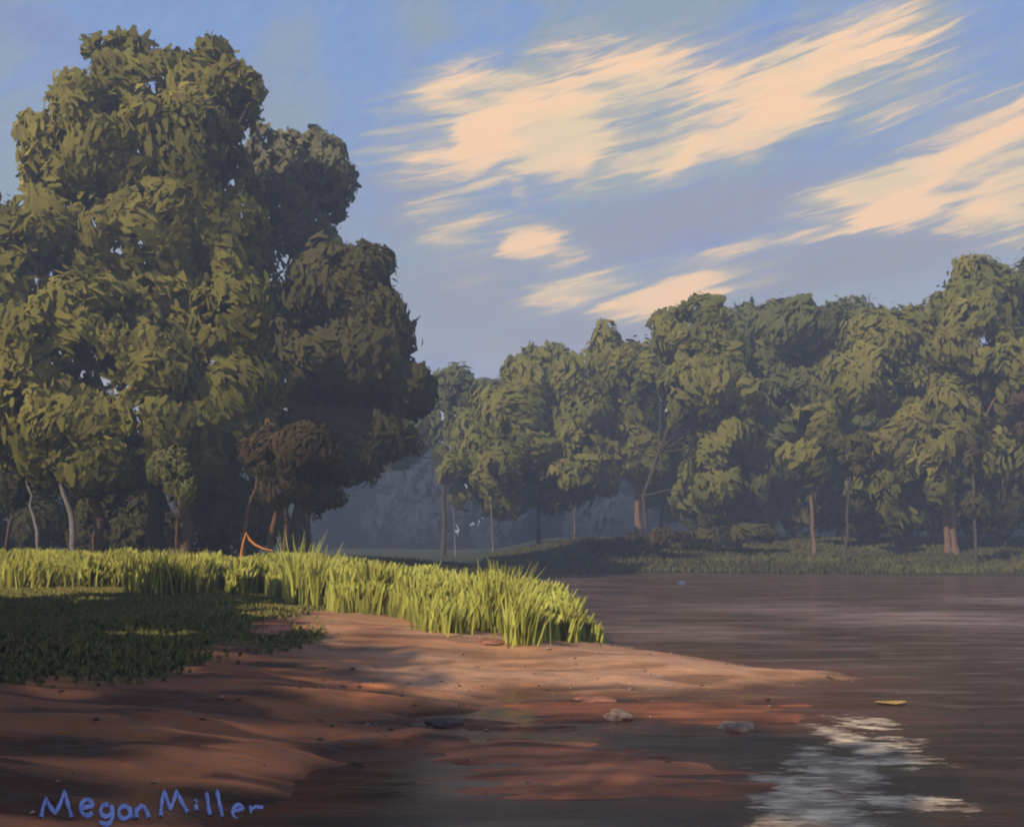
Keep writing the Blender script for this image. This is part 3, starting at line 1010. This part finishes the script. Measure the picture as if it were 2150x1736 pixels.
# tall bright band
n = 120000
X = rng.uniform(-21, 2.2, n)
back = rng.random(n) ** 1.5
Y = band_front(X) + (vnoise(X * 1.4, X * 0 + 3, 51) - .4) * 1.6 + back * 7.5
d = land_dist(X, Y)
cl = vnoise(X * 1.7, Y * 1.2, 52)
ok = (d > .05) & (cl > .12) & (X < 1.6 + rng.normal(0, .25, n))
X, Y, cl, back = X[ok], Y[ok], cl[ok], back[ok]
hg = (np.interp(X, [-21, -9, -5, -1, 1, 2], [.95, .95, 1.05, 1.1, 1.0, .6])) * (.55 + .55 * cl) * rng.uniform(.6, 1.15, len(X))
hg *= np.where(back < .05, .7, 1)
hue = np.clip(vnoise(X * .9, Y * .8, 53) * .9 + np.interp(X, [-15, -8, 0], [-.1, .15, .3]), 0, 1)
GR = [(.36, .33, .07), (.48, .46, .095), (.58, .56, .12), (.64, .63, .15)]
v, f, tn, nn = blades(X, Y, hg, rng.uniform(.08, .24, len(X)), GR, .24, hue)
o = make_obj('tall_grass', v, f, M_grass, tint=tn, normals=nn, kind='stuff')
tag(o, 'sunlit yellow-green tall grass in a long band along the left bank', 'grass')
# dull grass behind it
n = 26000
X = rng.uniform(-30, 3, n)
Y = band_front(X) + 7 + rng.random(n) * 26
ok = land_dist(X, Y) > .2
X, Y = X[ok], Y[ok]
v, f, tn, nn = blades(X, Y, rng.uniform(.25, .6, len(X)), rng.uniform(.06, .14, len(X)), [(.06, .06, .024), (.13, .12, .036)], .3)
o = make_obj('meadow_grass', v, f, M_grass, tint=tn, normals=nn, kind='stuff')
tag(o, 'dull olive grass between the bright band and the trees', 'grass')
# shaded low grass on the left
n = 130000
Y = rng.uniform(11, 31, n)
X = rng.uniform(-19, -3.5, n)
le = np.interp(Y, [0, 11.5, 12.6, 14, 15.5, 18, 21, 24, 27, 30], [-12, -10, -6.6, -5.4, -4.9, -4.4, -5.0, -5.6, -5.6, -5.6])
wb = (vnoise(X * .8, Y * .6, 21) - .5)
ok = (X < le + wb * 2 + rng.normal(0, .25, n)) & (Y < band_front(X) + .3) & (Y + wb * 2 > 11.8) & (land_dist(X, Y) > .2)
X, Y = X[ok], Y[ok]
hue = vnoise(X * .5, Y * .6, 55)
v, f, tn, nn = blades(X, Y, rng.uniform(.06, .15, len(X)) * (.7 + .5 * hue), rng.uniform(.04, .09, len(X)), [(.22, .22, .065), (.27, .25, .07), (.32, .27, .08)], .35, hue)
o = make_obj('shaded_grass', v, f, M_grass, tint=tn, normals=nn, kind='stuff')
tag(o, 'low dark grass in shadow in front of the bright grass, left side', 'grass')
# far bank turf
n = 30000
X = rng.uniform(-2, 46, n)
Y = rng.uniform(60, 82, n)
ok = land_dist(X, Y) > .15
X, Y = X[ok], Y[ok]
hue = vnoise(X * .25, Y * .5, 56)
v, f, tn, nn = blades(X, Y, rng.uniform(.15, .40, len(X)), rng.uniform(.10, .22, len(X)), [(.085, .080, .034), (.125, .115, .042), (.19, .165, .048)], .3, hue)
o = make_obj('bank_grass', v, f, M_grass, tint=tn, normals=nn, kind='stuff')
tag(o, 'dark green turf sloping to the water on the far bank', 'grass')


def tuft(label, dx, Y, n, hgt, spread, colors=GR[1:], wid=.06):
    x = (dx * K - 512) / F * Y
    z = gh(x, Y)
    X = rng.normal(x, spread, n)
    Yv = rng.normal(Y, spread, n)
    v, f, tn, nn = blades(X, Yv, hgt * rng.uniform(.5, 1.1, n), rng.uniform(.5, 1.2, n) * wid, colors, .38)
    v = v - np.array([x, Y, z])
    o = make_obj('grass_tuft', v, f, M_grass, tint=tn, normals=nn)
    o.location = (x, Y, z)
    tag(o, label, 'grass tuft', 'tall tufts standing out of the bright grass')


tuft('thin tall grass tuft rising into the blue gap, left of its neighbour', 622, 25.5, 70, 1.85, .13)
tuft('broad-bladed grass tuft leaning right in front of the blue gap', 662, 25.2, 90, 1.55, .14)
tuft('tall grass tuft near the right end of the bright band', 1050, 20.6, 170, 1.45, .20)
tuft('small separate tuft at the water edge, farthest right', 1195, 20.2, 70, .95, .10)
tuft('drooping grass tuft at the front corner of the bright band above the sand', 1090, 18.4, 170, .95, .16)
tuft('low tuft spilling onto the sand below the middle of the bright band', 935, 19.6, 200, .7, .25)
tuft('rounded pale tuft at the left edge of the bright band', 60, 29.5, 500, 1.15, .55, GR[:3])
tuft('olive tuft in front of the brown stem on the left bank', 350, 27.5, 400, 1.25, .45, GR[:3])


# ------------------------------------------------------------------ stones, drift pieces, leaf, twig
def stone_mat(name, c1, c2):
    def build(t, p):
        tc = t.n('ShaderNodeTexCoord').outputs['Object']
        a, _ = t.noise(tc, 9, 6, .65)
        t.link(t.ramp(a, [(.35, c1), (.65, c2)]), p.inputs['Base Color'])
        bp = t.n('ShaderNodeBump')
        bp.inputs['Strength'].default_value = .6
        bp.inputs['Distance'].default_value = .03
        t.link(a, bp.inputs['Height'])
        t.link(bp.outputs[0], p.inputs['Normal'])
    return material(name, build, .7)


M_stone = stone_mat('brown_stone', lin(98, 76, 62), lin(158, 132, 112))
M_stone_d = stone_mat('dark_stone', lin(44, 34, 32), lin(84, 62, 54))
M_stone_r = stone_mat('red_stone', lin(110, 66, 48), lin(178, 118, 90))


def stone(label, px, py, sx, sy, sz, mat, seed):
    x, y = W(px, py)
    z = max(gh(x, y), 0) - sz * .15
    import bmesh
    bm = bmesh.new()
    bmesh.ops.create_icosphere(bm, subdivisions=3, radius=1)
    r = random.Random(seed)
    ph = [r.uniform(0, 6) for _ in range(6)]
    for vv in bm.verts:
        c = vv.co
        k = 1 + .16 * math.sin(c.x * 3 + ph[0]) * math.cos(c.y * 2.6 + ph[1]) + .10 * math.sin(c.z * 5 + ph[2] + c.x * 4) + .06 * math.sin(c.y * 9 + ph[3])
        vv.co = Vector((c.x * k * sx, c.y * k * sy, c.z * (.9 if c.z > 0 else .5) * k * sz))
    for fc in bm.faces:
        fc.smooth = True
    me = bpy.data.meshes.new('stone')
    bm.to_mesh(me)
    bm.free()
    me.materials.append(mat)
    o = bpy.data.objects.new('stone', me)
    COL.objects.link(o)
    o.location = (x, y, z)
    o.rotation_euler = (0, 0, r.uniform(-.4, .4))
    tag(o, label, 'stone', 'stones along the sandbar')


stone('brown stone left of centre in the dark shallows below the sandbar', 618, 717, .20, .24, .09, M_stone, 1)
stone('rough brown stone at the right end of the dark shallows', 737, 727, .24, .28, .10, M_stone, 2)
stone('flat reddish stone at the lower edge of the sandbar', 595, 700, .30, .30, .06, M_stone_r, 3)
stone('dark flat stone on the mud just left of the inlet', 445, 723, .26, .34, .05, M_stone_d, 4)
stone('small dark stone lying on the bright sand', 490, 663, .32, .35, .07, M_stone_r, 5)
stone('small blue-grey stone far out near the far bank', 682, 583, .18, .3, .16, stone_mat('blue_stone', lin(58, 70, 98), lin(84, 98, 130)), 8)
stone('pale reddish rock half sunk in the shaded grass edge on the left', 268, 658, .5, .9, .08, M_stone_r, 9)

# pebbles, crumbs of clay and small sticks scattered along the water's edge
n = 2600
X = rng.uniform(-9, 7, n)
Y = rng.uniform(7.6, 24, n)
hz = height(X, Y)
ok = (hz > -.02) & (hz < .5) & (rng.random(n) < np.exp(-np.maximum(hz, 0) * 9) * .9 + .12) & ((land_dist(X, Y) > -.2) | (rng.random(n) < .25)) & (X > np.interp(Y, [8, 14, 24], [-9, -5, -4.5]))
X, Y, hz = X[ok], Y[ok], hz[ok]
n = len(X)
r = .011 * np.exp(np.minimum(np.abs(rng.normal(0, .7, n)), 1.4))
octa = np.array([[1, 0, 0], [.3, .9, 0], [-.8, .5, 0], [-.7, -.6, 0], [.4, -.9, 0], [.1, .1, .8], [0, 0, -.6]])
of = np.array([[0, 1, 5], [1, 2, 5], [2, 3, 5], [3, 4, 5], [4, 0, 5], [1, 0, 6], [2, 1, 6], [3, 2, 6], [4, 3, 6], [0, 4, 6]])
ang = rng.uniform(0, 6.28, n)
ca, sa = np.cos(ang)[:, None], np.sin(ang)[:, None]
el_ = rng.uniform(.8, 2.2, n)[:, None]
vx = octa[None, :, 0] * el_
vy = octa[None, :, 1] * np.ones((n, 1))
vv = np.stack([(vx * ca - vy * sa) * r[:, None] + X[:, None], (vx * sa + vy * ca) * r[:, None] + Y[:, None],
               octa[None, :, 2] * r[:, None] * .7 + hz[:, None] + r[:, None] * .2], 2).reshape(-1, 3)
ff = (of[None] + (np.arange(n) * 7)[:, None, None]).reshape(-1, 3)
pc = np.array([[.10, .07, .05], [.26, .15, .10], [.36, .25, .18], [.06, .045, .04]])[rng.integers(0, 4, n)] * rng.uniform(.7, 1.2, (n, 1))


def pebble_b(t, p):
    t.link(t.n('ShaderNodeAttribute', attribute_name='tint').outputs[0], p.inputs['Base Color'])


o = make_obj('pebbles', vv, ff, material('pebble', pebble_b, .75), tint=np.repeat(pc, 7, 0), kind='stuff')
tag(o, 'small pebbles and crumbs of clay along the water edge', 'pebbles')

# floating leaf
x, y = W(891, 703)


def leaf_y(t, p):
    tc = t.n('ShaderNodeTexCoord').outputs['Object']
    a, _ = t.noise(tc, 20, 3)
    t.link(t.ramp(a, [(.35, lin(150, 110, 50)), (.65, lin(205, 168, 84))]), p.inputs['Base Color'])


M_yl = material('yellow_leaf', leaf_y, .5)
vs, fs = [], []
N = 9
for i in range(N + 1):
    t = i / N
    wd = .13 * math.sin(math.pi * (t * .94 + .03)) ** .8
    xx = (t - .5) * .46
    vs += [(xx, -wd, .012 + .035 * abs(t - .5)), (xx, 0, .004 + .04 * abs(t - .5) ** 1.5), (xx, wd, .014 + .035 * abs(t - .5))]
for i in range(N):
    a = i * 3
    fs += [(a, a + 3, a + 4, a + 1), (a + 1, a + 4, a + 5, a + 2)]
o = make_obj('fallen_leaf', vs, fs, M_yl, smooth=True)
o.location = (x, y, .004)
o.rotation_euler = (0, 0, .1)
tag(o, 'single yellow leaf floating on the dark water at the right', 'leaf')

# bent orange stalk under the left trees
def stalk_b(t, p):
    p.inputs['Base Color'].default_value = lin(214, 138, 72)


M_st = material('orange_stalk', stalk_b, .6)
Yt = 33.5
pts = [P(a, b, Yt) for a, b in [(505, 1168), (510, 1140), (517, 1117), (524, 1132), (536, 1143), (553, 1151), (573, 1155)]]
g0 = np.array([pts[0][0], Yt, gh(pts[0][0], Yt)])
v, f = tube([p - g0 for p in [g0 + np.array([0, 0, -.05])] + pts], [.02, .03, .03, .035, .04, .04, .035, .02], 6)
o = make_obj('broken_reed', v, f, M_st, smooth=True)
o.location = g0
tag(o, 'single bent orange reed stalk under the left trees', 'reed')


# ------------------------------------------------------------------ blue lettering laid on the mud in the near left corner
def paint_b(t, p):
    tc = t.n('ShaderNodeTexCoord').outputs['Object']
    a, _ = t.noise(tc, 9, 5, .6)
    t.link(t.ramp(a, [(.35, lin(120, 134, 190)), (.65, lin(158, 172, 224))]), p.inputs['Base Color'])


M_paint = material('blue_paint', paint_b, .5)


def zp(zx, zy):
    return (zx * .23814, 572.8 + zy * .2378)


def arc(cx, cy, rx, ry, a0, a1, n=10):
    return [(cx + rx * math.cos(math.radians(a0 + (a1 - a0) * i / n)), cy - ry * math.sin(math.radians(a0 + (a1 - a0) * i / n))) for i in range(n + 1)]


LETTERS = [
    [[(172, 1032), (180, 985), (195, 950), (212, 985), (232, 1012), (255, 965), (272, 918), (285, 975), (302, 1032)]],
    [[(345, 988), (388, 982)] + arc(365, 988, 27, 34, 20, 320, 12)],
    [arc(446, 1000, 24, 26, 60, 400, 12), [(470, 982), (474, 1020), (466, 1048), (446, 1060), (418, 1050)]],
    [arc(522, 1008, 24, 27, 50, 400, 12), [(545, 988), (548, 1010), (558, 1034)]],
    [[(574, 1034), (570, 986), (572, 1000), (592, 980), (608, 986), (618, 1008), (626, 1034)]],
    [[(674, 1026), (678, 970), (688, 918), (702, 955), (716, 992), (730, 955), (742, 918), (764, 965), (790, 1010)]],
    [[(826, 1002), (822, 978)], [(818, 965), (822, 958)]],
    [[(868, 928), (874, 975), (882, 1022)]],
    [[(912, 918), (922, 975), (936, 1030)]],
    [[(980, 1006), (1018, 996)] + arc(1000, 1008, 24, 32, 25, 320, 12)],
    [[(1058, 1040), (1050, 984), (1054, 1000), (1074, 984), (1106, 990)]],
]
sx0, sy0 = W(*zp(640, 1000), z=.3)
sign = thing('blue_lettering', 'hand-painted blue signature lettering on the mud in the near left corner', 'lettering', (sx0, sy0, gh(sx0, sy0)))


def solve_ground(px, py):
    z = .2
    for _ in range(25):
        x, y = W(px, py, z)
        z = .5 * z + .5 * gh(x, y)
    return x, y, gh(x, y)


for strokes in LETTERS:
    vs, fs = [], []
    for s in strokes:
        s = [zp(*p) for p in s]
        # densify
        q = [s[0]]
        for a, b in zip(s[:-1], s[1:]):
            k = max(1, int(math.hypot(b[0] - a[0], b[1] - a[1]) / 2.5))
            q += [(a[0] + (b[0] - a[0]) * i / k, a[1] + (b[1] - a[1]) * i / k) for i in range(1, k + 1)]
        o0 = len(vs)
        for i, pnt in enumerate(q):
            a, b = q[max(i - 1, 0)], q[min(i + 1, len(q) - 1)]
            tx, ty = b[0] - a[0], b[1] - a[1]
            l = math.hypot(tx, ty) + 1e-6
            hw = 1.9 + .35 * math.sin(i * 1.3)
            nxp, nyp = -ty / l * hw, tx / l * hw
            for sgn in (-1, -.4, .4, 1):
                x, y, z = solve_ground(pnt[0] + nxp * sgn, pnt[1] + nyp * sgn)
                vs.append((x - sx0, y - sy0, z - sign.location.z + (.006 if abs(sgn) == 1 else .022)))
        for i in range(len(q) - 1):
            for k in range(3):
                a = o0 + i * 4 + k
                fs.append((a, a + 1, a + 5, a + 4))
    make_obj('letter', vs, fs, M_paint, sign, smooth=True)

# ------------------------------------------------------------------ haze
HAZE = 0.0026
if HAZE:
    x0, x1, y0, y1, z0, z1 = -430, 510, -95, 430, -2.0, 32
    vs = [(x, y, z) for z in (z0, z1) for y in (y0, y1) for x in (x0, x1)]
    fs = [(0, 2, 3, 1), (4, 5, 7, 6), (0, 1, 5, 4), (2, 6, 7, 3), (0, 4, 6, 2), (1, 3, 7, 5)]
    m = bpy.data.materials.new('haze_air')
    m.use_nodes = True
    m.node_tree.nodes.clear()
    t = NT(m.node_tree)
    pv = t.n('ShaderNodeVolumePrincipled')
    pv.inputs['Color'].default_value = (.62, .74, 1.0, 1)
    pv.inputs['Density'].default_value = HAZE
    pv.inputs['Anisotropy'].default_value = 0.1
    mo = t.n('ShaderNodeOutputMaterial')
    t.link(pv.outputs[0], mo.inputs['Volume'])
    make_obj('haze', vs, fs, m, kind='stuff')
